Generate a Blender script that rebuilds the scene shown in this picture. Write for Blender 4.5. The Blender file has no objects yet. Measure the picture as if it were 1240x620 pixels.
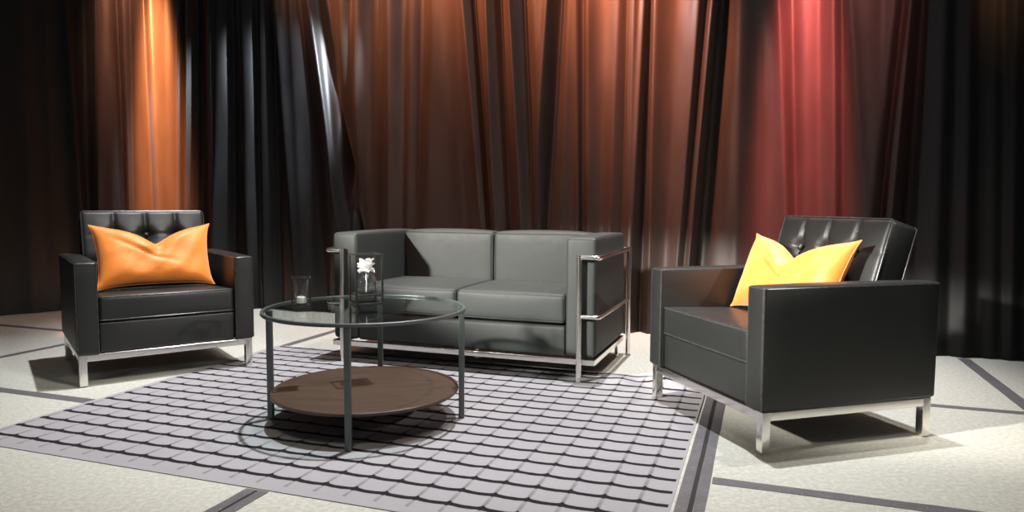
import bpy, bmesh, math, random
from mathutils import Vector, Matrix
random.seed(4)
scene = bpy.context.scene
COL = scene.collection
PI = math.pi

# ------------------------------------------------------------------ helpers
def link(o, parent=None):
    COL.objects.link(o)
    if parent is not None:
        o.parent = parent
    return o

def tag(o, label=None, cat=None, group=None, kind=None):
    if label: o['label'] = label
    if cat: o['category'] = cat
    if group: o['group'] = group
    if kind: o['kind'] = kind
    return o

def empty(name, loc=(0, 0, 0), rz=0.0):
    o = bpy.data.objects.new(name, None)
    o.empty_display_size = .1
    o.location = loc
    o.rotation_euler = (0, 0, rz)
    return link(o)

def copy_tree(o, parent=None):
    c = o.copy()
    COL.objects.link(c)
    if parent is not None:
        c.parent = parent
    for ch in list(o.children):
        copy_tree(ch, c)
    return c

class MB:
    """collects vertices and faces, then links them as one mesh object"""
    def __init__(self):
        self.v = []; self.f = []; self.m = []
    def add(self, vs, fs, mi=0):
        n = len(self.v)
        self.v += [tuple(p) for p in vs]
        self.f += [tuple(i + n for i in f) for f in fs]
        self.m += [mi] * len(fs)
    def build(self, name, mats, parent=None, smooth=True, sharp=40, weld=False):
        me = bpy.data.meshes.new(name)
        me.from_pydata(self.v, [], self.f)
        if not isinstance(mats, (list, tuple)): mats = [mats]
        for m in mats: me.materials.append(m)
        for p, mi in zip(me.polygons, self.m): p.material_index = mi
        bm = bmesh.new(); bm.from_mesh(me)
        if weld: bmesh.ops.remove_doubles(bm, verts=bm.verts, dist=1e-5)
        bmesh.ops.recalc_face_normals(bm, faces=bm.faces)
        if bm.calc_volume(signed=True) < 0: bmesh.ops.reverse_faces(bm, faces=bm.faces)
        if smooth:
            for f in bm.faces: f.smooth = True
            for e in bm.edges:
                if len(e.link_faces) == 2 and e.calc_face_angle(0) > math.radians(sharp):
                    e.smooth = False
        bm.to_mesh(me); bm.free()
        o = bpy.data.objects.new(name, me)
        return link(o, parent)

def grid_faces(nu, nv, wrap_u=False):
    fs = []
    for j in range(nv - 1):
        for i in range(nu if wrap_u else nu - 1):
            i2 = (i + 1) % nu
            fs.append((j*nu + i, j*nu + i2, (j+1)*nu + i2, (j+1)*nu + i))
    return fs

def linspace(a, b, n): return [a + (b - a) * i / (n - 1) for i in range(n)]

def axis_samples(h, r, n):
    """samples -h..h that are dense inside the rounded margin r"""
    e = [-h + r * (1 - math.cos(t * PI / 2)) for t in (0, .2, .4, .6, .8)]
    mid = linspace(-h + r, h - r, max(n, 2))
    return e + mid + [-x for x in reversed(e)]

def rbox(mb, c, size, r=.015, n=(6, 6, 6), disp=None, rot=None, mi=0):
    """a rounded box; disp(p, nrm, local) may move each surface point"""
    hx, hy, hz = [s / 2 for s in size]
    r = min(r, hx * .98, hy * .98, hz * .98)
    X = axis_samples(hx, r, n[0]); Y = axis_samples(hy, r, n[1]); Z = axis_samples(hz, r, n[2])
    idx = {}; vs = []; fs = []
    def vert(i, j, k):
        key = (i, j, k)
        if key in idx: return idx[key]
        p = Vector((X[i], Y[j], Z[k]))
        q = Vector((max(-hx + r, min(hx - r, p.x)), max(-hy + r, min(hy - r, p.y)), max(-hz + r, min(hz - r, p.z))))
        d = p - q
        nr = d.normalized() if d.length > 1e-9 else Vector((0, 0, 0))
        s = q + nr * r
        if disp: s = s + disp(Vector((p.x / hx, p.y / hy, p.z / hz)), nr, s)
        if rot is not None: s = rot @ s
        vs.append(s + Vector(c)); idx[key] = len(vs) - 1
        return idx[key]
    nx, ny, nz = len(X), len(Y), len(Z)
    for k in (0, nz - 1):
        for i in range(nx - 1):
            for j in range(ny - 1):
                fs.append((vert(i, j, k), vert(i+1, j, k), vert(i+1, j+1, k), vert(i, j+1, k)))
    for j in (0, ny - 1):
        for i in range(nx - 1):
            for k in range(nz - 1):
                fs.append((vert(i, j, k), vert(i+1, j, k), vert(i+1, j, k+1), vert(i, j, k+1)))
    for i in (0, nx - 1):
        for j in range(ny - 1):
            for k in range(nz - 1):
                fs.append((vert(i, j, k), vert(i, j+1, k), vert(i, j+1, k+1), vert(i, j, k+1)))
    mb.add(vs, fs, mi)

def puff(amount, axes='xyz'):
    """bulging upholstery: each face swells in its middle"""
    def d(u, nr, s):
        o = Vector((0, 0, 0))
        a = [max(0, 1 - u[i] * u[i]) ** .6 for i in range(3)]
        if abs(u.z) > .999 and 'z' in axes: o.z = math.copysign(amount * a[0] * a[1], u.z)
        if abs(u.y) > .999 and 'y' in axes: o.y = math.copysign(amount * .6 * a[0] * a[2], u.y)
        if abs(u.x) > .999 and 'x' in axes: o.x = math.copysign(amount * .6 * a[1] * a[2], u.x)
        return o
    return d

def tube(mb, pts, r, sides=10, closed=False, caps=True, mi=0):
    pts = [Vector(p) for p in pts]; n = len(pts)
    prev = None; rings = []
    for i, p in enumerate(pts):
        a = pts[i - 1] if (i > 0 or closed) else p
        b = pts[(i + 1) % n] if (i < n - 1 or closed) else p
        t = (b - a).normalized()
        if prev is None:
            ref = Vector((0, 0, 1)) if abs(t.z) < .9 else Vector((1, 0, 0))
            x = t.cross(ref).normalized()
        else:
            x = (prev - t * prev.dot(t)).normalized()
        prev = x; y = t.cross(x)
        rr = r[i] if isinstance(r, (list, tuple)) else r
        rings.append([p + (x * math.cos(2*PI*k/sides) + y * math.sin(2*PI*k/sides)) * rr for k in range(sides)])
    vs = [v for ring in rings for v in ring]
    fs = grid_faces(sides, n, True)
    if closed:
        L = (n - 1) * sides
        fs += [(L + k, L + (k+1) % sides, (k+1) % sides, k) for k in range(sides)]
    elif caps:
        fs += [tuple(range(sides - 1, -1, -1)), tuple(range((n-1)*sides, n*sides))]
    mb.add(vs, fs, mi)

def fillet(pts, r, n=6):
    """round the corners of a polyline"""
    pts = [Vector(p) for p in pts]; out = [pts[0]]
    for i in range(1, len(pts) - 1):
        a, b, c = pts[i-1], pts[i], pts[i+1]
        d1 = (a - b); d2 = (c - b)
        k = min(r, d1.length * .49, d2.length * .49)
        p0 = b + d1.normalized() * k; p1 = b + d2.normalized() * k
        for t in linspace(0, 1, n):
            out.append(p0 * (1-t)**2 + b * 2*t*(1-t) + p1 * t*t)
    out.append(pts[-1])
    return out

def lathe(mb, prof, c=(0, 0, 0), n=48, mi=0):
    vs = []
    for (rr, z) in prof:
        for k in range(n):
            a = 2*PI*k/n
            vs.append((c[0] + rr*math.cos(a), c[1] + rr*math.sin(a), c[2] + z))
    mb.add(vs, grid_faces(n, len(prof), True), mi)

def rect_loop(hx, hy, z, r, n=5):
    out = []
    for (sx, sy, a0) in ((1, 1, 0), (-1, 1, PI/2), (-1, -1, PI), (1, -1, 1.5*PI)):
        for t in linspace(0, PI/2, n):
            out.append(Vector((sx*(hx - r) + r*math.cos(a0+t), sy*(hy - r) + r*math.sin(a0+t), z)))
    return out

# ------------------------------------------------------------------ materials
def mat(name, color=(.5, .5, .5), rough=.5, metal=0.0, **kw):
    m = bpy.data.materials.new(name); m.use_nodes = True
    b = m.node_tree.nodes['Principled BSDF']
    b.inputs['Base Color'].default_value = (*color, 1)
    b.inputs['Roughness'].default_value = rough
    b.inputs['Metallic'].default_value = metal
    for k, v in kw.items():
        b.inputs[k.replace('_', ' ')].default_value = v
    return m

class NT:
    def __init__(self, m):
        self.t = m.node_tree; self.n = self.t.nodes; self.l = self.t.links
        self.b = self.n['Principled BSDF']
    def node(self, kind, **kw):
        x = self.n.new(kind)
        for k, v in kw.items(): setattr(x, k, v)
        return x
    def m(self, op, a, b=None, c=None, clamp=False):
        x = self.n.new('ShaderNodeMath'); x.operation = op; x.use_clamp = clamp
        for i, q in enumerate((a, b, c)):
            if q is None: continue
            if isinstance(q, (int, float)): x.inputs[i].default_value = q
            else: self.l.new(q, x.inputs[i])
        return x.outputs[0]
    def mix(self, f, a, b):
        x = self.n.new('ShaderNodeMix'); x.data_type = 'RGBA'
        for i, q in ((0, f), (6, a), (7, b)):
            if isinstance(q, (int, float)): x.inputs[i].default_value = q
            elif isinstance(q, tuple): x.inputs[i].default_value = (*q, 1)
            else: self.l.new(q, x.inputs[i])
        return x.outputs[2]
    def noise(self, scale, detail=3, vec=None, rough=.5):
        x = self.n.new('ShaderNodeTexNoise')
        x.inputs['Scale'].default_value = scale; x.inputs['Detail'].default_value = detail
        x.inputs['Roughness'].default_value = rough
        if vec is not None: self.l.new(vec, x.inputs['Vector'])
        return x.outputs[0]
    def obj(self):
        return self.node('ShaderNodeTexCoord').outputs['Object']
    def ramp(self, f, a, b):
        x = self.n.new('ShaderNodeMapRange'); x.interpolation_type = 'SMOOTHSTEP'
        self.l.new(f, x.inputs[0]); x.inputs[1].default_value = a; x.inputs[2].default_value = b
        return x.outputs[0]
    def bump(self, h, strength=.3, dist=.01):
        x = self.n.new('ShaderNodeBump')
        x.inputs['Strength'].default_value = strength; x.inputs['Distance'].default_value = dist
        self.l.new(h, x.inputs['Height']); self.l.new(x.outputs[0], self.b.inputs['Normal'])
    def color(self, c): self.l.new(c, self.b.inputs['Base Color'])
    def set(self, name, s): self.l.new(s, self.b.inputs[name])

def leather(name, color, rough=.36, bump=.18, coat=0.0):
    m = mat(name, color, rough)
    t = NT(m); o = t.obj()
    big = t.noise(3.2, 3, o); fine = t.noise(260, 2, o); mid = t.noise(28, 4, o)
    t.color(t.mix(big, tuple(x*.8 for x in color), tuple(x*1.25 for x in color)))
    t.set('Roughness', t.m('ADD', t.m('MULTIPLY', mid, .16), rough - .08))
    if bump > .06: t.bump(t.m('ADD', fine, t.m('MULTIPLY', mid, .8)), bump, .002)
    m.node_tree.nodes['Principled BSDF'].inputs['Specular IOR Level'].default_value = .42
    return m

M = {}
M['leather'] = leather('black_leather', (.012, .013, .0125), .44)
M['piping'] = leather('black_leather_piping', (.03, .031, .031), .27, .05)
M['sofa'] = leather('grey_black_leather', (.026, .030, .0285), .6)
M['sofa'].node_tree.nodes['Principled BSDF'].inputs['Specular IOR Level'].default_value = .32
M['sofa_seam'] = leather('sofa_seam_leather', (.03, .034, .034), .4, .05)
M['chrome'] = mat('polished_chrome', (.78, .76, .72), .13, 1.0)
t = NT(M['chrome']); t.set('Roughness', t.m('ADD', t.m('MULTIPLY', t.noise(9, 2, t.obj()), .14), .13))
M['steel'] = mat('grey_painted_steel', (.10, .115, .115), .38, .55)
t = NT(M['steel']); t.set('Roughness', t.m('ADD', t.m('MULTIPLY', t.noise(40, 2, t.obj()), .15), .3))
M['wire'] = mat('black_wire_metal', (.03, .03, .03), .35, .6)
t = NT(M['wire']); t.set('Roughness', t.m('ADD', t.m('MULTIPLY', t.noise(60, 2, t.obj()), .2), .25))

def thin_glass(name, tint, base=.035, gain=.85, power=5.0):
    """thin clear sheet: light passes straight through, more is mirrored at flat angles"""
    m = mat(name, tint, .02); nt = m.node_tree
    lw = nt.nodes.new('ShaderNodeLayerWeight'); lw.inputs[0].default_value = .5
    t = NT(m); f = t.m('ADD', t.m('MULTIPLY', t.m('POWER', lw.outputs['Facing'], power), gain), base, clamp=True)
    tr = nt.nodes.new('ShaderNodeBsdfTransparent'); tr.inputs[0].default_value = (*tint, 1)
    gl = nt.nodes.new('ShaderNodeBsdfGlossy'); gl.inputs['Roughness'].default_value = .01
    mx = nt.nodes.new('ShaderNodeMixShader')
    nt.links.new(f, mx.inputs[0]); nt.links.new(tr.outputs[0], mx.inputs[1]); nt.links.new(gl.outputs[0], mx.inputs[2])
    nt.links.new(mx.outputs[0], nt.nodes['Material Output'].inputs[0])
    return m
M['glass'] = thin_glass('clear_table_glass', (.90, .95, .94), .03, .55)
M['vase_glass'] = thin_glass('clear_vase_glass', (.93, .95, .95), .09, .9, 2.6)

m = M['petal'] = mat('white_petal', (.85, .84, .82), .6)
t = NT(m); t.color(t.mix(t.noise(40, 2, t.obj()), (.78, .77, .75), (.9, .9, .88)))
m = M['candle'] = mat('pale_wax', (.75, .72, .66), .5, 0)
t = NT(m); t.color(t.mix(t.noise(20, 2, t.obj()), (.68, .65, .6), (.8, .77, .7)))

# shelf of dark walnut
m = M['walnut'] = mat('walnut_wood', (.13, .062, .035), .35)
t = NT(m); o = t.obj()
mp = t.node('ShaderNodeMapping'); t.l.new(o, mp.inputs[0]); mp.inputs['Scale'].default_value = (3, 26, 3)
g1 = t.noise(2.2, 5, mp.outputs[0], .6)
t.color(t.mix(g1, (.036, .019, .0125), (.085, .047, .030)))
t.set('Roughness', t.m('ADD', t.m('MULTIPLY', g1, .2), .3)); t.bump(g1, .06, .002)

# orange velvet
m = M['orange'] = mat('orange_satin', (.80, .22, .022), .5, 0, Sheen_Weight=.3)
t = NT(m); o = t.obj(); n1 = t.noise(7, 4, o)
t.color(t.mix(n1, (.72, .185, .016), (.90, .27, .03)))
t.bump(t.m('ADD', t.noise(34, 3, o), t.m('MULTIPLY', t.noise(420, 1, o), .35)), .3, .006)

# stage floor
m = M['floor'] = mat('pale_stage_carpet', (.5, .49, .45), .8)
t = NT(m); o = t.obj()
n1 = t.noise(1.1, 4, o); n2 = t.noise(55, 3, o, .7); n3 = t.noise(240, 2, o, .7)
c = t.mix(n1, (.30, .295, .255), (.37, .365, .32))
c = t.mix(t.ramp(n2, .35, .75), c, (.46, .45, .40))
c = t.mix(t.m('MULTIPLY', t.ramp(n3, .60, .72), .6), c, (.68, .67, .62))
c = t.mix(t.m('MULTIPLY', t.ramp(n3, .43, .30), .5), c, (.27, .265, .24))
t.color(c); t.bump(t.m('ADD', n3, n2), .25, .004)

m = M['tape'] = mat('grey_gaffer_tape', (.075, .07, .078), .55)
t = NT(m); o = t.obj(); n1 = t.noise(14, 4, o); n2 = t.noise(130, 2, o)
c = t.mix(n1, (.06, .055, .06), (.12, .112, .118)); c = t.mix(t.m('MULTIPLY', t.ramp(n2, .62, .72), .6), c, (.3, .3, .29))
t.color(c); t.bump(n2, .2, .002)
m = M['gap'] = mat('black_gap', (.004, .004, .004), .8)
t = NT(m); t.color(t.mix(t.noise(30, 2, t.obj()), (.003, .003, .003), (.008, .008, .008)))

# curtain cloth
def cloth(name, color, sheen=.25, rough=.42, tint=(.9, .85, .8)):
    m = mat(name, color, rough, 0, Sheen_Weight=sheen, Sheen_Roughness=.35)
    m.node_tree.nodes['Principled BSDF'].inputs['Sheen Tint'].default_value = (*tint, 1)
    t = NT(m); o = t.obj()
    mp = t.node('ShaderNodeMapping'); t.l.new(o, mp.inputs[0]); mp.inputs['Scale'].default_value = (1, 1, .22)
    n1 = t.noise(9, 4, mp.outputs[0]); n2 = t.noise(150, 2, o)
    t.color(t.mix(n1, tuple(x*.75 for x in color), tuple(x*1.25 for x in color)))
    t.set('Roughness', t.m('ADD', t.m('MULTIPLY', n1, .2), rough - .1))
    t.bump(t.m('ADD', t.m('MULTIPLY', n1, 1.2), t.m('MULTIPLY', n2, .2)), .07, .012)
    return m
M['drape_brown'] = cloth('brown_black_satin', (.031, .0225, .0185), .03)
M['drape_black'] = cloth('black_satin', (.007, .007, .0075), .03, .36)
M['drape_deep'] = cloth('deep_black_velour', (.0022, .002, .002), .0, .7)

# ------------------------------------------------------------------ layout (metres; the camera stands at x = y = 0)
CAM_H, FPX, PITCH, ROLL = .9119, 860.3458, .0734, .0045
DA = .3367                                            # the stage decks lie turned by this angle
U = Vector((math.cos(DA), -math.sin(DA), 0)); W = Vector((math.sin(DA), math.cos(DA), 0))
def deck(a, b, z=0.0): return U * a + W * b + Vector((0, 0, z))

# ------------------------------------------------------------------ floor, back wall, seams
mb = MB()
mb.add([(-12, -3, 0), (12, -3, 0), (12, 13, 0), (-12, 13, 0), (-12, -3, -.2), (12, -3, -.2), (12, 13, -.2), (-12, 13, -.2)],
       [(0, 1, 2, 3), (4, 7, 6, 5), (0, 4, 5, 1), (1, 5, 6, 2), (2, 6, 7, 3), (3, 7, 4, 0)])
tag(mb.build('floor', M['floor'], smooth=False), 'pale beige grey carpeted stage deck', kind='structure')

p0, p1 = deck(-8.5, 5.75), deck(5.5, 5.75)
mb = MB(); hz = Vector((0, 0, 4.5)); back = W * .12
mb.add([p0, p1, p1 + hz, p0 + hz, p0 + back, p1 + back, p1 + back + hz, p0 + back + hz],
       [(0, 1, 2, 3), (5, 4, 7, 6), (4, 0, 3, 7), (1, 5, 6, 2), (3, 2, 6, 7), (4, 5, 1, 0)])
tag(mb.build('wall_back', M['drape_deep'], smooth=False), 'dark hall wall behind the curtains', kind='structure')

def strip(name, a0, b0, a1, b1, w, z, material, parent=None):
    p = deck(a0, b0); q = deck(a1, b1); d = (q - p).normalized(); s = Vector((-d.y, d.x, 0)) * w / 2
    n = 24; mb = MB(); top = []
    for i in range(n + 1):
        c = p + (q - p) * (i / n)
        ww = 1 + random.uniform(-.05, .05)
        top += [c + s * ww + Vector((0, 0, z)), c - s * ww + Vector((0, 0, z))]
    vs = top + [Vector((v.x, v.y, 0.0003)) for v in top]
    N = len(top); fs = []
    for i in range(n):
        k = 2*i
        fs += [(k, k+1, k+3, k+2), (k, k+2, k+2+N, k+N), (k+1, k+1+N, k+3+N, k+3)]
    fs += [(0, N, N+1, 1), (N-2, N-1, 2*N-1, 2*N-2)]
    mb.add(vs, fs)
    return mb.build(name, material, parent, smooth=False)

def tape(a0, b0, a1, b1, w, label, group=None):
    o = strip('gaffer_tape', a0, b0, a1, b1, w, .0015, M['tape'])
    tag(o, label, 'tape', group)
    return o
def double_tape(ac, b0, b1, w, gap, label):
    root = empty('taped_deck_joint', deck(ac, b0))
    tag(root, label, 'tape')
    inv = Matrix.Translation(-deck(ac, b0))
    for s in (-1, 1):
        o = strip('tape_strip', ac + s*(w/2 + gap/2), b0, ac + s*(w/2 + gap/2), b1, w, .0015, M['tape'], root)
        o.data.transform(inv)
    o = strip('joint_gap', ac, b0, ac, b1, gap, .0008, M['gap'], root); o.data.transform(inv)
    tag(o, 'black gap between the two strips')
# joint running away from the camera beside the rug's right edge, and the one by the front edge
double_tape(-.177, 1.2, 4.9, .036, .016, 'wide dark double tape line running along right edge of rug under right armchair')
double_tape(-1.485, 1.1, 1.807, .038, .010, 'short brown double tape line meeting the front edge of rug')
tape(-6.0, 2.38, -2.884, 2.38, .062, 'dark tape strip in front of left armchair ending at rug\'s left edge')
tape(-.128, 2.385, 3.0, 2.372, .058, 'grey tape strip across floor in front of right armchair')
tape(-6.2, 3.66, -4.226, 3.655, .050, 'grey tape strip behind left armchair leading to the left edge')
tape(.55, 3.65, 1.13, 3.65, .050, 'thin grey tape strip behind rear leg of right armchair')
tape(1.166, 4.85, 1.166, 2.42, .062, 'diagonal grey tape strip on bare floor at far right by curtain')
tape(-4.19, 2.42, -4.19, 4.9, .055, 'grey tape strip running back at far left beside left armchair')
tape(-2.85, 3.70, -2.85, 4.9, .060, 'grey tape strip on floor behind glass table between left armchair and sofa')

# ------------------------------------------------------------------ curtains
PATH = [(-6.2, 2.2), (-5.95, 3.3), (-5.72, 4.0), (-5.45, 4.55), (-5.0, 4.93), (-4.3, 5.05), (-3.2, 5.10), (-2.2, 5.10), (-1.0, 5.08), (0, 5.04), (1.0, 4.98), (2.0, 4.95), (3.2, 4.93), (4.6, 4.9)]
def catmull(P, n=40):
    out = []
    for i in range(len(P) - 1):
        p0 = P[max(i-1, 0)]; p1 = P[i]; p2 = P[i+1]; p3 = P[min(i+2, len(P)-1)]
        for k in range(n):
            t = k / n
            out.append(tuple(.5*((2*p1[d]) + (-p0[d]+p2[d])*t + (2*p0[d]-5*p1[d]+4*p2[d]-p3[d])*t*t + (-p0[d]+3*p1[d]-3*p2[d]+p3[d])*t**3) for d in (0, 1)))
    out.append(P[-1]); return out
CP = [deck(a, b) for a, b in catmull(PATH)]
CS = [0.0]
for i in range(1, len(CP)): CS.append(CS[-1] + (CP[i] - CP[i-1]).length)
def cpath(s):
    s = max(0, min(CS[-1] - 1e-6, s))
    lo, hi = 0, len(CS) - 1
    while hi - lo > 1:
        mid = (lo + hi) // 2
        if CS[mid] <= s: lo = mid
        else: hi = mid
    t = (s - CS[lo]) / (CS[hi] - CS[lo])
    p = CP[lo].lerp(CP[hi], t); d = (CP[hi] - CP[lo]).normalized()
    return p, Vector((d.y, -d.x, 0))                  # point, normal towards the stage
CTAB = []                                            # how the fold positions were surveyed along the curtain
cp_, sp_ = math.cos(PITCH), math.sin(PITCH)
def column(p, z):
    return 620 + FPX * p.x / (p.y*cp_ - (z - CAM_H)*sp_)
for k in range(0, len(CP)):
    CTAB.append((column(CP[k], 2.5), column(CP[k], .75), CS[k]))
def s_of(x, which):
    for i in range(len(CTAB) - 1):
        a, b = CTAB[i][which], CTAB[i+1][which]
        if (a - x) * (b - x) <= 0 and CTAB[i][2] > 2.0 and a != b:
            return CTAB[i][2] + (CTAB[i+1][2] - CTAB[i][2]) * (x - a) / (b - a)
    return CTAB[-1][2] + (x - CTAB[-1][which]) * .0062
PXM = .0062
# folds: (top, bottom, width left, width right, height)
FOLDS = [
 # left wing, black
 (-60, -40, 20, 22, .05), (-15, 0, 14, 18, .05), (22, 34, 14, 14, .045), (50, 62, 8, 8, .03), (77, 99, 8, 4, .055), (100, 108, 6, 9, -.05),
 (115, 117, 5, 5, .05),
 # orange lit
 (130, 136, 9, 7, .02), (141, 153, 3, 3, -.045), (149, 158, 5, 5, .02), (158, 163, 2.5, 3, -.02), (178, 190, 11, 3.5, .045), (205, 208, 10, 10, .025),
 (221, 223, 6, 4, .03), (227, 228, 3, 3, -.05), (232, 232, 2.2, 2.6, .04), (240, 243, 5, 7, -.06),
 # black with pale glints
 (261, 268, 5, 3, .05), (271, 271, 3.5, 7, .06), (284, 287, 5, 5, -.05), (293, 308, 6, 3, .035), (301, 310, 4, 7, .055), (314, 319, 4, 4, -.04), (321, 324, 4, 6, .035),
 (333, 340, 4, 4, -.045), (341, 361, 3.5, 8, .065), (356, 371, 5, 7, .03), (367, 390, 4, 4, -.02), (379, 417, 9, 3, .06), (393, 437, 8, 10, -.09),
 # brown
 (417, 410, 9, 9, .05), (427, 424, 3, 3, -.025), (437, 432, 6, 6, .045), (455, 455, 9, 9, -.05), (474, 477, 7, 8, .05), (489, 489, 6, 6, -.035), (500, 498, 7, 7, .02), (512, 508, 6, 6, -.045), (531, 522, 9, 18, .05),
 (556, 566, 10, 6, .02), (566, 590, 6, 3, .06), (574, 600, 4, 4, -.05), (593, 604, 5, 3.5, .06), (606, 620, 5, 5, -.05), (620, 637, 5, 3, .06), (634, 648, 6, 6, -.06), (650, 655, 8, 8, .02),
 (668, 650, 5, 6, .045), (681, 664, 6, 5, -.08), (692, 684, 8, 8, .03), (702, 704, 4, 3, .04), (707, 708, 2.5, 3, -.03),
 (714, 716, 3, 6, .04), (733, 733, 8, 8, -.01), (752, 742, 8, 6, .04), (761, 756, 3, 3, -.02), (770, 763, 5, 4, .04), (783, 769, 4, 4, .05), (789, 779, 3, 3, -.045), (794, 789, 3.5, 7, .04),
 (822, 808, 12, 12, -.015), (838, 820, 8, 8, .02), (851, 826, 5, 4, .045), (859, 834, 3.5, 3.5, -.03), (868, 840, 5, 3, .075), (876, 852, 5, 10, -.06),
 # black, then red
 (897, 893, 8, 8, .03), (917, 918, 9, 9, -.03), (940, 952, 6, 3, .05), (947, 956, 2.5, 3, .02), (957, 964, 4, 4, -.035), (975, 975, 9, 9, .01), (992, 992, 5, 5, -.02), (1007, 1011, 7, 4.5, .06), (1017, 1018, 3, 4, -.03),
 (1022, 1048, 4, 4, .035), (1050, 1055, 12, 12, .02), (1068, 1066, 5, 5, -.02), (1090, 1054, 7, 4, .04), (1099, 1064, 4, 4, -.07), (1107, 1075, 5, 3.5, .05), (1121, 1098, 7, 8, -.08),
 # right, nearly black
 (1142, 1132, 10, 10, .045), (1156, 1148, 6, 6, -.03), (1171, 1166, 7, 6, .04), (1184, 1182, 7, 7, -.035), (1200, 1198, 8, 8, .025), (1211, 1210, 5, 5, -.035), (1224, 1220, 6, 6, .045), (1240, 1238, 8, 8, -.04), (1258, 1258, 10, 10, .05), (1290, 1290, 12, 12, -.05), (1320, 1320, 12, 12, .05), (1360, 1360, 14, 14, .05),
]
FS = [(s_of(t_, 0), s_of(b_, 1), wl*PXM, wr*PXM, h) for t_, b_, wl, wr, h in FOLDS]
def lerp_s(st, sb, z):
    t = (z - .75) / 1.75
    t = max(-.35, min(1.5, t))
    return sb + (st - sb) * t
def fold_depth(s, z):
    h = 0.0
    for st, sb, wl, wr, a in FS:
        c = lerp_s(st, sb, z); d = s - c
        if d < -6*wl or d > 6*wr: continue
        w = wl if d < 0 else wr
        x = abs(d) / (w * 1.35)
        h += .95 * a * math.exp(-x ** 1.6)
    h += .018 * math.sin(s*2.1 + .6) + .006 * math.sin(s*7.3 + z*1.1) + .0025 * math.sin(s*23 + z*3.1) * math.sin(z*2.3 + s*2)
    return h
def drape(tl, bl, tr, br, material, label, off=0.0, wing=False):
    sl, sbl = s_of(tl, 0), s_of(bl, 1); sr, sbr = s_of(tr, 0), s_of(br, 1)
    n = max(30, int((sr - sl) / .0065)); nz = 44
    zs = linspace(.004, 3.5, nz)
    mb = MB(); vs = []
    for z in zs:
        a = lerp_s(sl, sbl, z); b = lerp_s(sr, sbr, z) + .03
        for i in range(n):
            s = a + (b - a) * i / (n - 1)
            p, nr = cpath(s)
            u = (s - a) / (b - a)
            edge = .02 * math.exp(-((1-u) * (b-a) / .05) ** 2)
            hem = .012 * math.sin(s*9) * max(0, 1 - z/.5)
            vs.append(p + nr * (.05 + off - edge + fold_depth(s, z) + hem) + Vector((0, 0, z)))
    mb.add(vs, grid_faces(n, nz))
    o = mb.build('curtain_panel', material, sharp=180)
    c0 = cpath((sl + sr) / 2)[0]
    o.data.transform(Matrix.Translation(-c0)); o.location = c0
    tag(o, label, 'curtain', 'floor length curtain panels behind the seats')
    return o
drape(-420, -420, 117, 119, M['drape_deep'], 'black curtain panel at the far left end, left of the orange-lit cloth')
drape(117, 119, 239, 242, M['drape_brown'], 'curtain panel with bright orange glow behind the left armchair', .004)
drape(239, 242, 393, 437, M['drape_black'], 'black satin curtain panel with pale highlighted folds between left armchair and sofa', .0)
drape(393, 437, 572, 598, M['drape_brown'], 'dark brown curtain panel with soft wide folds behind left half of sofa', .004)
drape(572, 598, 705, 706, M['drape_brown'], 'brown curtain panel with thin sharp orange fold edges behind middle of sofa', .0)
drape(705, 706, 873, 848, M['drape_brown'], 'copper brown curtain panel behind right arm of sofa', .004)
drape(873, 848, 1117, 1092, M['drape_brown'], 'curtain panel lit dusky red behind the right armchair', .0)
drape(1117, 1092, 1420, 1420, M['drape_deep'], 'black curtain panel at far right end, beyond right armchair', .004)

# ------------------------------------------------------------------ rug
m = M['rug'] = mat('lattice_rug', (.36, .34, .36), .9, 0, Specular_IOR_Level=.15)
t = NT(m)
sep = t.node('ShaderNodeSeparateXYZ'); t.l.new(t.obj(), sep.inputs[0])
a_, b_ = sep.outputs[0], sep.outputs[1]
PA, PB = .109, .1057
fa = t.m('FRACT', t.m('DIVIDE', t.m('ADD', a_, 2.727 + PA*60), PA))               # 0 at a column
par = t.m('MULTIPLY', t.m('MULTIPLY', fa, t.m('SUBTRACT', 1.0, fa)), 4)            # 0 at nodes, 1 between
pk = t.m('POWER', par, .6)
wob = t.m('MULTIPLY', t.m('SUBTRACT', t.noise(30, 2, t.obj()), .5), .006)
bb = t.m('ADD', t.m('ADD', b_, t.m('MULTIPLY', pk, .0105)), wob)
ra = t.m('DIVIDE', t.m('ADD', bb, -1.922 + PB*60), PB)
fr = t.m('FRACT', t.m('ADD', ra, .5))
dr = t.m('MULTIPLY', t.m('ABSOLUTE', t.m('SUBTRACT', fr, .5)), PB)                 # metres from a row line
wr_ = t.m('ADD', .0105, t.m('MULTIPLY', t.m('POWER', t.m('SUBTRACT', 1.0, par), 6), .0105))
line = t.m('SUBTRACT', 1.0, t.ramp(t.m('SUBTRACT', dr, wr_), -.0015, .0025))
da_ = t.m('MULTIPLY', t.m('SUBTRACT', .5, t.m('ABSOLUTE', t.m('SUBTRACT', fa, .5))), PA)
colm = t.m('SUBTRACT', 1.0, t.ramp(da_, .004, .0085))
frs = t.m('FRACT', ra)
fade = t.m('ADD', .35, t.m('MULTIPLY', .65, t.ramp(frs, .95, .35)))
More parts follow.
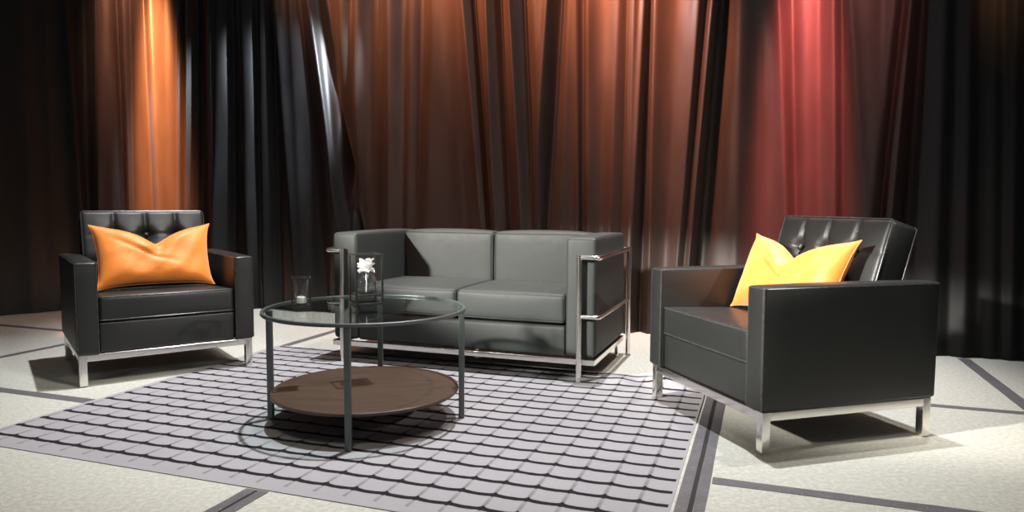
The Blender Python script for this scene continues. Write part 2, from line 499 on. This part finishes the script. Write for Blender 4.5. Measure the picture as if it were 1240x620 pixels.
# keep a margin bare at the border
def inside(x, lo, hi):
    return t.m('MULTIPLY', t.ramp(x, lo, lo + .004), t.ramp(x, hi, hi - .004))
bord = inside(a_, -2.855, -.238); rowb = inside(b_, 1.86, 3.73)
line = t.m('MULTIPLY', t.m('MULTIPLY', line, bord), rowb)
colm = t.m('MULTIPLY', t.m('MULTIPLY', t.m('MULTIPLY', colm, bord), inside(b_, 1.852, 3.73)), fade)
n1 = t.noise(420, 2, t.obj()); n2 = t.noise(3, 3, t.obj())
base = t.mix(n2, (.225, .214, .224), (.275, .263, .275)); base = t.mix(t.m('MULTIPLY', t.ramp(n1, .3, .7), .35), base, (.335, .327, .335))
c = t.mix(t.m('MULTIPLY', colm, .58), base, (.10, .09, .10)); c = t.mix(line, c, (.012, .010, .013))
t.color(c)
t.bump(t.m('SUBTRACT', t.m('MULTIPLY', n1, .25), t.m('ADD', line, t.m('MULTIPLY', colm, .6))), .5, .006)

A0, A1, B0, B1 = -2.862, -.232, 1.813, 3.742
def rug_z(a, b):
    g = lambda ca, cb, sa, sb: math.exp(-((a-ca)/sa)**2 - ((b-cb)/sb)**2)
    z = .0032
    env = g(-.42, 3.63, .26, .09)
    z += .016 * env * (1 + math.sin((a + .5*b) * 24))
    return z
na, nb = 200, 150
mb = MB(); vs = []
for b in linspace(B0, B1, nb):
    for a in linspace(A0, A1, na):
        # the left edge runs out a little towards the back
        aa = a - .03 * max(0, (b - B0) / (B1 - B0)) * (A1 - a) / (A1 - A0)
        vs.append(Vector((aa, b, rug_z(a, b))))
fs = grid_faces(na, nb)
border = [i for i in range(na)] + [j*na + na-1 for j in range(1, nb)] + [(nb-1)*na + i for i in range(na-2, -1, -1)] + [j*na for j in range(nb-2, 0, -1)]
N = len(vs); low = [Vector((vs[i].x, vs[i].y, .0008)) for i in border]
for k in range(len(border)):
    k2 = (k+1) % len(border)
    fs.append((border[k], N + k, N + k2, border[k2]))
mb.add(vs + low, fs)
rug = mb.build('area_rug', M['rug'], sharp=60)
rug.rotation_euler = (0, 0, -DA)
tag(rug, 'grey lavender area rug with dark scalloped lattice lines under the glass table', 'rug')

# ------------------------------------------------------------------ armchairs
CW, CD, AH, BH, AT = .848, .80, .613, .158, .098
def make_chair():
    root = empty('armchair')
    L, P, C = M['leather'], M['piping'], M['chrome']
    for s in (-1, 1):
        mb = MB()
        rbox(mb, (s*(CW-AT)/2, CD/2, (AH+BH)/2), (AT, CD, AH-BH), .012, (3, 10, 8), puff(.006))
        arm = mb.build('arm', L, root)
        pb = MB()
        for zz in (AH - .006,):
            tube(pb, [Vector((s*(CW-AT)/2, CD/2, 0)) + q for q in rect_loop(AT/2 - .002, CD/2 - .002, zz, .010)], .0042, 8, True)
        for xx in (-1, 1):
            tube(pb, [(s*(CW-AT)/2 + xx*(AT/2 - .004), .003, BH + .008), (s*(CW-AT)/2 + xx*(AT/2 - .004), .003, AH - .006)], .0042, 8)
        pb.build('piping', P, arm)
    iw = CW - 2*AT
    mb = MB(); rbox(mb, (0, .36, (BH + .312)/2), (iw - .002, .68, .312 - BH), .012, (10, 10, 4), puff(.005))
    mb.build('seat_base', L, root)
    mb = MB(); rbox(mb, (0, CD - .05, (BH + .58)/2), (iw - .002, .10, .58 - BH), .014, (10, 3, 8), puff(.004))
    mb.build('back_panel', L, root)
    # seat cushion with welted edges
    sz0, sz1 = .316, .442
    def seat_d(u, nr, s):
        o = puff(.010, 'z')(u, nr, s); o += puff(.008, 'xy')(u, nr, s); o.z -= .030 * (s.y + .3) / .6
        if u.z > .999: o.z += .002*math.sin(s.x*17 + s.y*9) * (1-u.x**2)*(1-u.y**2)
        return o
    mb = MB(); rbox(mb, (0, .31, (sz0+sz1)/2), (iw - .008, .60, sz1 - sz0), .018, (22, 20, 6), seat_d)
    seat = mb.build('seat_cushion', L, root)
    for zz in (sz0 + .006, sz1 - .006):
        pb = MB(); tube(pb, [Vector((0, .31, 0)) + q + Vector((0, 0, -.030 * (q.y + .3) / .6)) for q in rect_loop(iw/2 - .006, .298, zz, .014)], .0045, 8, True)
        pb.build('piping', P, seat)
    # tufted back cushion leaning backwards
    bw, bh, bt = iw + .0, .44, .135
    tilt = Matrix.Rotation(math.radians(-17), 3, 'X')
    cx = [-.25*bw, 0, .25*bw]; rz = [-.075, .075]
    def back_d(u, nr, s):
        o = Vector((0, 0, 0))
        if u.y < -.999:
            e = max(0, 1-u.x**8) * max(0, 1-u.z**8)
            d = .010 * (max(0, (1-u.x**2)*(1-u.z**2)) ** .5)
            fx = (s.x/bw + .5) * 4; fx = fx - math.floor(fx)
            d += .006 * math.sin(PI*fx) * e
            for c in cx: d -= .011 * math.exp(-((s.x - c)/.010)**2) * e
            for r_ in rz: d -= .005 * math.exp(-((s.z - r_)/.010)**2) * e
            for c in cx:
                for r_ in rz: d -= .032 * math.exp(-((s.x-c)**2 + (s.z-r_)**2)/.034**2)
            o.y = -d
        elif u.y > .999: o.y = .01 * (1-u.x**2)*(1-u.z**2)
        elif abs(u.z) > .999: o.z = math.copysign(.006*(1-u.x**2), u.z)
        return o
    bc = Vector((0, .655, .628))
    mb = MB(); rbox(mb, bc, (bw, bt, bh), .02, (64, 4, 48), back_d, tilt)
    back = mb.build('back_cushion', L, root, sharp=60)
    for yy in (-bt/2 + .006, bt/2 - .006):
        pb = MB()
        tube(pb, [bc + tilt @ Vector((q.x, yy, q.y)) for q in rect_loop(bw/2 - .003, bh/2 - .003, 0, .016)], .0045, 8, True)
        pb.build('piping', P, back)
    for c in cx:
        for r_ in rz:
            bb = MB(); pr = [(.0001, .010), (.006, .009), (.011, .005), (.013, 0), (.012, -.006)]
            lathe(bb, pr, n=14)
            o = bb.build('button', P, back)
            o.data.transform(Matrix.Translation(bc + tilt @ Vector((c, -bt/2 + .006, r_))) @ tilt.to_4x4() @ Matrix.Rotation(PI/2, 4, 'X'))
    # square chrome tube base
    w = .036
    for sx in (-1, 1):
        for (y, nm) in ((.030, 'leg'), (CD - .030, 'leg')):
            mb = MB(); rbox(mb, (sx*(CW/2 - .026), y, BH/2), (w, w, BH - .002), .003, (2, 2, 2)); mb.build('leg', C, root)
    for y in (.030, CD - .030):
        mb = MB(); rbox(mb, (0, y, BH - .019), (CW - .052 - w + .001, w, .034), .003, (2, 2, 2)); mb.build('cross_rail', C, root)
    for sx in (-1, 1):
        mb = MB(); rbox(mb, (sx*(CW/2 - .026), CD/2, BH - .019), (w, CD - .06 - w + .001, .034), .003, (2, 2, 2)); mb.build('side_rail', C, root)
    return root

chairL = make_chair()
chairR = copy_tree(chairL)
chairL.location = (-1.7747, 3.6648, .0036); chairL.rotation_euler = (0, 0, .6405)
chairR.location = (.7783, 2.9189, .0036); chairR.rotation_euler = (0, 0, -1.2765)
tag(chairL, 'black tufted leather armchair standing left of the glass table, facing forward', 'armchair', 'black leather armchairs')
tag(chairR, 'black tufted leather armchair at right, seen side on, with sunlit bright pillow', 'armchair', 'black leather armchairs')
chairR['label'] = 'black tufted leather armchair at right, its broad side panel facing the viewer'

# ------------------------------------------------------------------ pillows
def pillow(name, w, h, th, notch, label, seed, lean=0.0):
    """karate-chopped pillow standing on its long edge: x across, z up, local -y is the front"""
    rnd = random.Random(seed)
    nu, nv = 56, 40
    ph = [rnd.uniform(0, 6) for _ in range(6)]
    def pt(u, v, side):
        # outline: four pointed corners, edges pulled in
        x = u * w/2 * (1 - .05*(1 - v*v) + .02*v)
        z0 = v * h/2 * (1 - .07*(1 - u*u))
        top = (v + 1)/2
        nx = u - .04
        dip = notch * math.exp(-(abs(nx)/.42)**1.35) * (1 - .35*abs(u))
        z = z0 - dip * top**1.7
        corner = (u*u*v*v)**4
        x += math.copysign(.012*corner, u); z += math.copysign(.012*corner, v)
        a = max(0, 1 - u**4) * max(0, 1 - v**4)
        y = th/2 * a**.55
        # creases of the chop: a groove running down from the dent, ripples towards the corners
        if side < 0:
            y -= .045 * math.exp(-(nx/.13)**2) * max(0, top - .35)**1.2 * a**.4
            y += .0035*math.sin(7*u + 4*v + ph[0])*a + .003*math.sin(6*v - 13*u + ph[1])*a
            y += .005*math.exp(-((v - .50 - .5*nx)/.16)**2)*a
            y -= .013*math.exp(-((v + .05 + .8*nx)/.07)**2)*a*max(0, 1 - (nx + .25)**2*2)
        else:
            y -= .03 * math.exp(-(nx/.2)**2) * top * a
        return Vector((x, side*y, z + h/2))
    us = [math.sin(PI/2*t) for t in linspace(-1, 1, nu)]; vs_ = [math.sin(PI/2*t) for t in linspace(-1, 1, nv)]
    mb = MB()
    for side in (-1, 1):
        mb.add([pt(u, v, side) for v in vs_ for u in us], grid_faces(nu, nv))
    o = mb.build(name, M['orange'], sharp=100, weld=True)
    tag(o, label, 'pillow', 'orange throw pillows on the armchairs')
    # seam along the border
    sb = MB()
    ring = [pt(u, -1, 1) for u in us] + [pt(1, v, 1) for v in vs_[1:]] + [pt(u, 1, 1) for u in reversed(us[:-1])] + [pt(-1, v, 1) for v in reversed(vs_[1:-1])]
    tube(sb, ring, .003, 6, True)
    s = sb.build('seam', M['orange'], o)
    return o
def seat_on(o, chair, x, y, z, lean, yaw=0, roll=0):
    o.matrix_world = (Matrix.Translation(chair.location) @ Matrix.Rotation(chair.rotation_euler.z, 4, 'Z') @ Matrix.Translation((x, y, z))
                      @ Matrix.Rotation(yaw, 4, 'Z') @ Matrix.Rotation(roll, 4, 'Y') @ Matrix.Rotation(-lean, 4, 'X'))
pL = pillow('throw_pillow', .575, .345, .15, .10, 'orange throw pillow upright on left armchair, top dented into a V', 3)
seat_on(pL, chairL, -.012, .25, .456, math.radians(22))
pR = pillow('throw_pillow', .575, .345, .15, .10, 'bright yellow orange throw pillow slumped on right armchair behind its near arm', 8)
seat_on(pR, chairR, -.005, .375, .447, math.radians(24), math.radians(4))

# ------------------------------------------------------------------ sofa
SW, SD, SH, SB, ST = 1.559, .729, .738, .118, .159
def make_sofa():
    root = empty('loveseat_sofa')
    L, C, S = M['sofa'], M['chrome'], M['sofa_seam']
    iw = SW - 2*ST
    for s in (-1, 1):
        mb = MB(); rbox(mb, (s*(SW-ST)/2, SD/2, (SH+SB)/2 + .004), (ST, SD, SH - SB - .008), .02, (4, 12, 10), puff(.008))
        a = mb.build('arm_cushion', L, root)
        pb = MB()
        tube(pb, [Vector((s*(SW-ST)/2, SD/2, 0)) + q for q in rect_loop(ST/2 - .004, SD/2 - .004, SH - .010, .016)], .0035, 6, True)
        pb.build('piping', S, a)
    mb = MB(); rbox(mb, (0, .29, (SB + .275)/2 + .003), (iw - .004, .57, .275 - SB - .004), .014, (16, 8, 4), puff(.006, 'yz'))
    mb.build('seat_base', L, root)
    bt = .16
    for s in (-1, 1):
        mb = MB(); rbox(mb, (s*iw/4, .278, .366), (iw/2 - .006, .55, .152), .022, (18, 16, 6), puff(.014))
        c = mb.build('seat_cushion', L, root)
        pb = MB()
        for zz in (.298, .434):
            tube(pb, [Vector((s*iw/4, .278, 0)) + q for q in rect_loop(iw/4 - .008, .270, zz, .02)], .0035, 6, True)
        pb.build('piping', S, c)
        mb = MB(); rbox(mb, (s*iw/4, SD - bt/2 - .01, (SH + .30)/2 - .002), (iw/2 - .005, bt, SH - .30 - .004), .024, (16, 4, 12), puff(.016))
        b = mb.build('back_cushion', L, root)
        pb = MB()
        tube(pb, [Vector((s*iw/4, SD - bt - .004, (SH+.30)/2 - .002)) + Vector((q.x, 0, q.y)) for q in rect_loop(iw/4 - .008, (SH - .30)/2 - .008, 0, .022)], .003, 6, True)
        pb.build('piping', S, b)
    # chrome tube cage
    r = .0125; ox = SW/2 + .022; fy = -.030; by = SD + .030; px = SW/2 - ST/2
    zt, zm = .640, .338
    pts = fillet([(-px, fy, zt), (-ox, fy, zt), (-ox, by, zt), (ox, by, zt), (ox, fy, zt), (px, fy, zt)], .03)
    mb = MB(); tube(mb, pts, r, 12); mb.build('top_tube', C, root)
    for s in (-1, 1):
        mb = MB(); tube(mb, fillet([(s*px, fy, zm), (s*ox, fy, zm), (s*ox, by, zm)], .03), r*.85, 12); mb.build('side_tube', C, root)
        mb = MB(); tube(mb, [(s*px, fy, .001), (s*px, fy, zt + r)], r*1.15, 14); mb.build('leg', C, root)
        mb = MB(); tube(mb, [(s*ox, by, .001), (s*ox, by, zt + r)], r*1.15, 14); mb.build('leg', C, root)
    # flat bar under the cushions
    zb = SB - .017
    for y in (0.0, SD):
        mb = MB(); rbox(mb, (0, y, zb), (SW, .024, .030), .003, (2, 2, 2)); mb.build('bottom_rail', C, root)
    for s in (-1, 1):
        mb = MB(); rbox(mb, (s*(SW/2 - .012), SD/2, zb), (.024, SD - .0245, .030), .003, (2, 2, 2)); mb.build('bottom_rail', C, root)
    mb = MB(); rbox(mb, (0, SD/2, zb), (.03, SD - .025, .022), .003, (2, 2, 2)); mb.build('bottom_rail', C, root)
    for (x, y) in ((0, .30), (SW/2 - .03, SD - .06), (-SW/2 + .03, SD - .06)):
        mb = MB(); lathe(mb, [(.0001, 0), (.014, 0), (.016, .008), (.010, .02), (.010, zb - .012), (.0001, zb - .012)], (x, y, .001), 14); mb.build('foot', C, root)
    return root
sofa = make_sofa()
sofa.location = (-.3065, 3.839, .003); sofa.rotation_euler = (0, 0, -.3504)
tag(sofa, 'grey black leather two seat sofa in a chrome tube frame before the curtain', 'sofa')

# ------------------------------------------------------------------ round glass table
TX, TY, TR, RL, HT, HS = -.6115, 2.9496, .0364, .4004, .4732, .1361
def make_table():
    root = empty('round_coffee_table')
    R = RL + .012
    mb = MB(); lathe(mb, [(.0001, HT - .008), (R - .012, HT - .008), (R - .008, HT - .006), (R - .008, HT - .002), (R - .012, HT), (.0001, HT)], n=128)
    tag(mb.build('glass_top', M['glass'], root, sharp=10), 'clear round glass top')
    mb = MB()
    prof = [(R - .007, HT - .013), (R + .004, HT - .013), (R + .006, HT - .011), (R + .006, HT - .001), (R + .004, HT + .001), (R - .007, HT + .001), (R - .0075, HT - .001), (R - .0075, HT - .011), (R - .007, HT - .013)]
    lathe(mb, prof, n=128); mb.build('rim', M['steel'], root)
    rs = RL - .014
    mb = MB(); lathe(mb, [(.0001, HS - .016), (rs - .004, HS - .016), (rs, HS - .012), (rs, HS - .003), (rs - .003, HS), (.0001, HS)], n=128)
    tag(mb.build('shelf', M['walnut'], root), 'dark walnut wood lower shelf')
    for k in range(4):
        a = -PI/2 + k*PI/2
        mb = MB(); rbox(mb, (0, 0, (HT - .011)/2), (.024, .024, HT - .013), .003, (2, 2, 2))
        o = mb.build('leg', M['steel'], root)
        o.data.transform(Matrix.Translation((RL*math.cos(a), RL*math.sin(a), 0)) @ Matrix.Rotation(a, 4, 'Z'))
    return root
table = make_table()
table.location = (TX, TY, .0036); table.rotation_euler = (0, 0, TR)
tag(table, 'round glass top coffee table with dark walnut shelf on the rug', 'coffee table')
TZ = .0036 + HT + .001

# ------------------------------------------------------------------ things on the table
def wire_box(hx, hy, h, r, name, plate=None):
    """open box of square rods"""
    root = empty(name)
    mb = MB()
    for sx in (-1, 1):
        for sy in (-1, 1):
            rbox(mb, (sx*hx, sy*hy, h/2), (2*r, 2*r, h), .0006, (2, 2, 2))
    for z in (r, h - r):
        for s in (-1, 1):
            rbox(mb, (0, s*hy, z), (2*hx, 2*r, 2*r), .0006, (2, 2, 2))
            rbox(mb, (s*hx, 0, z), (2*r, 2*hy, 2*r), .0006, (2, 2, 2))
    mb.build('frame', M['wire'], root)
    if plate:
        pz, th = plate
        pb = MB(); rbox(pb, (0, 0, pz), (2*hx - 2*r, 2*hy - 2*r, th), .001, (2, 2, 2)); pb.build('base_plate', M['wire'], root)
    return root
LH = .216
lan = wire_box(.056, .056, LH, .0038, 'wire_lantern', (.040, .008))
lan.location = (-.632, 3.062, TZ); lan.rotation_euler = (0, 0, PI/4 - .32)
tag(lan, 'taller open black wire cube lantern standing on the glass table', 'lantern')
cen = Vector(lan.location) + Vector((0, 0, .0445))
# round clear vase on the lantern's plate
mb = MB()
lathe(mb, [(.0001, .0005), (.030, .0005), (.042, .010), (.047, .030), (.046, .052), (.038, .070), (.026, .082), (.025, .088), (.0225, .088), (.0235, .081), (.035, .068), (.043, .051), (.044, .030), (.039, .012), (.028, .004), (.0001, .004)], n=36)
vase = mb.build('glass_vase', M['vase_glass']); vase.location = cen
tag(vase, 'small round clear glass vase inside the taller wire lantern', 'vase')
# white bloom in the vase
fl = empty('white_flower', cen + Vector((0, 0, .006)))
mb = MB(); tube(mb, [(0, 0, 0), (.002, .001, .04), (0, 0, .085)], .0025, 8)
mb.build('stem', M['petal'], fl)
mb = MB(); rnd = random.Random(5)
for ring, (n, L_, tilt, z0) in enumerate(((5, .066, 16, .086), (7, .052, 42, .087), (7, .040, 70, .089))):
    for k in range(n):
        az = 2*PI*(k + .37*ring)/n + rnd.uniform(-.15, .15); tl = math.radians(tilt + rnd.uniform(-8, 8))
        R3 = Matrix.Rotation(az, 3, 'Z') @ Matrix.Rotation(tl, 3, 'Y'); vs = []
        for j in range(7):
            v = j/6; wv = .026 * math.sin(PI*min(1, .12 + v*.86))**.7
            for i in range(5):
                u = i/2 - 1
                vs.append(Vector((0, 0, z0)) + R3 @ Vector((-.008*(u*u) + .014*v*v, u*wv, v*L_)))
        mb.add(vs, grid_faces(5, 7))
mb.build('petals', M['petal'], fl, sharp=180)
tag(fl, 'white flower bloom standing in the small glass vase on the table', 'flower')

# shorter lantern with a clear votive glass at the left of the table top
lan2 = wire_box(.036, .036, .125, .0026, 'wire_lantern', (.007, .005))
lan2.location = (-.882, 2.955, TZ); lan2.rotation_euler = (0, 0, .30)
tag(lan2, 'shorter black wire lantern near the left rim of the glass table', 'lantern')
c2 = Vector(lan2.location) + Vector((0, 0, .0100))
mb = MB(); lathe(mb, [(.0001, 0), (.026, 0), (.028, .004), (.030, .105), (.0275, .105), (.0255, .006), (.0001, .006)], n=32)
vg = mb.build('votive_glass', M['vase_glass']); vg.location = c2
tag(vg, 'clear straight votive glass inside the shorter wire lantern', 'glass')
mb = MB(); lathe(mb, [(.0001, 0), (.018, 0), (.0185, .002), (.0185, .022), (.017, .025), (.003, .0245), (.0001, .0245)], n=24)
cd = mb.build('candle', M['candle']); cd.location = c2 + Vector((0, 0, .0065))
tag(cd, 'pale short candle inside the votive glass on the table', 'candle')
wb = MB(); tube(wb, [(0, 0, .024), (.001, 0, .034)], .001, 6); wb.build('wick', M['wire'], cd)

# ------------------------------------------------------------------ lights
def look(o, target):
    d = Vector(target) - Vector(o.location)
    o.rotation_euler = d.to_track_quat('-Z', 'Y').to_euler()
def spot(name, loc, target, power, color, angle, blend=.5, size=.05, scale=(1, 1, 1)):
    l = bpy.data.lights.new(name, 'SPOT'); l.energy = power; l.color = color
    l.spot_size = math.radians(angle); l.spot_blend = blend; l.shadow_soft_size = size
    o = bpy.data.objects.new(name, l); o.location = loc; link(o); look(o, target); o.scale = scale
    return o
def area(name, loc, target, power, color, sx, sy):
    l = bpy.data.lights.new(name, 'AREA'); l.shape = 'RECTANGLE'; l.size = sx; l.size_y = sy; l.energy = power; l.color = color
    o = bpy.data.objects.new(name, l); o.location = loc; link(o); look(o, target)
    return o
# overhead truss light
spot('truss_light', (.6, 4.4, 11), (-.1, 4.75, 0), 8200, (.95, .97, 1.0), 36, .6, .10)
spot('truss_light', (2.4, 3.6, 7), (.2, 2.9, 0), 1000, (1, .96, .9), 46, .6, .06)
# low side light on the viewer's left, barn doored to the seats, and a weaker one at right
spot('side_light', (-3.8, .6, 2.5), (.5, 3.5, .52), 5000, (1, .95, .88), 38, .35, .13, (1, .29, 1))
spot('side_light', (3.6, .2, 2.5), (-.2, 3.7, .35), 400, (1, .95, .88), 30, .4, .05, (1, .45, 1))
spot('front_light', (0, -.3, 5.2), (-.2, 1.9, 0), 330, (1, .91, .74), 64, .7, .45, (1, .75, 1))
spot('front_light', (1.4, 1.2, 3.8), (-1.95, 4.05, .62), 650, (1, .96, .9), 24, .6, .3)
# coloured washes on the curtain
def wash(px_top, z_aim, power, color, angle, dist=1.0, zl=3.6, blend=.9, size=.06, side=0.0, scale=(1, 1, 1)):
    p, nr = cpath(s_of(px_top, 0))
    tang = Vector((-nr.y, nr.x, 0))
    spot('curtain_wash', p + nr*dist + tang*side + Vector((0, 0, zl)), p + Vector((0, 0, z_aim)), power, color, angle, blend, size, scale)
wash(194, 1.2, 6500, (1, .34, .12), 74, 1.5, 3.4, .85, scale=(.15, 1, 1))
wash(150, 2.3, 600, (1, .42, .25), 42, 1.1, 3.8, .9, scale=(.5, 1, 1))
wash(410, 2.9, 800, (1, .38, .18), 58, 1.0, 3.8, 1.0, side=-.6)
wash(590, 1.5, 420, (1, .36, .2), 75, 1.8, 3.8, 1.0, side=-.5)
wash(575, 2.9, 1350, (1, .28, .11), 58, .9, 3.8, 1.0, side=-.8)
wash(768, 2.55, 2500, (1, .27, .12), 56, .9, 3.8, 1.0, side=-.4, scale=(.72, 1, 1))
wash(977, 1.4, 3000, (1, .17, .16), 60, 1.3, 3.4, .85, side=-.1, scale=(.25, 1, 1))
wash(1040, 2.5, 500, (1, .3, .27), 50, 1.0, 3.8, 1.0, scale=(.5, 1, 1))
wash(1222, 2.7, 450, (1, .42, .16), 40, 1.0, 3.8, scale=(.5, 1, 1))
def rake(px, side, z_aim, power, color, angle, zl, dist, scale=(1, 1, 1)):
    p, nr = cpath(s_of(px, 0)); tang = Vector((-nr.y, nr.x, 0))
    spot('curtain_rake', p + nr*dist + tang*side + Vector((0, 0, zl)), p + Vector((0, 0, z_aim)), power, color, angle, .6, .05, scale)
rake(300, 1.9, 1.5, 300, (.85, .92, 1), 50, 2.6, .55, (.45, 1, 1))
rake(860, -1.5, 1.5, 160, (.9, .93, 1), 45, 3.0, .5, (.3, 1, 1))

# dim ambient of the ballroom
w = bpy.data.worlds.new('ballroom'); scene.world = w; w.use_nodes = True
bg = w.node_tree.nodes['Background']; bg.inputs[0].default_value = (.85, .9, 1, 1); bg.inputs[1].default_value = .08

# ------------------------------------------------------------------ camera
cam = bpy.data.cameras.new('camera'); cam.sensor_width = 36; cam.lens = FPX / 1240 * 36; cam.clip_start = .05
co = bpy.data.objects.new('camera', cam); link(co)
co.matrix_world = Matrix.Translation((0, 0, CAM_H)) @ Matrix.Rotation(PI/2 - PITCH, 4, 'X') @ Matrix.Rotation(ROLL, 4, 'Z')
scene.camera = co
scene.view_settings.view_transform = 'Standard'
scene.view_settings.look = 'None'
scene.cycles.max_bounces = 10
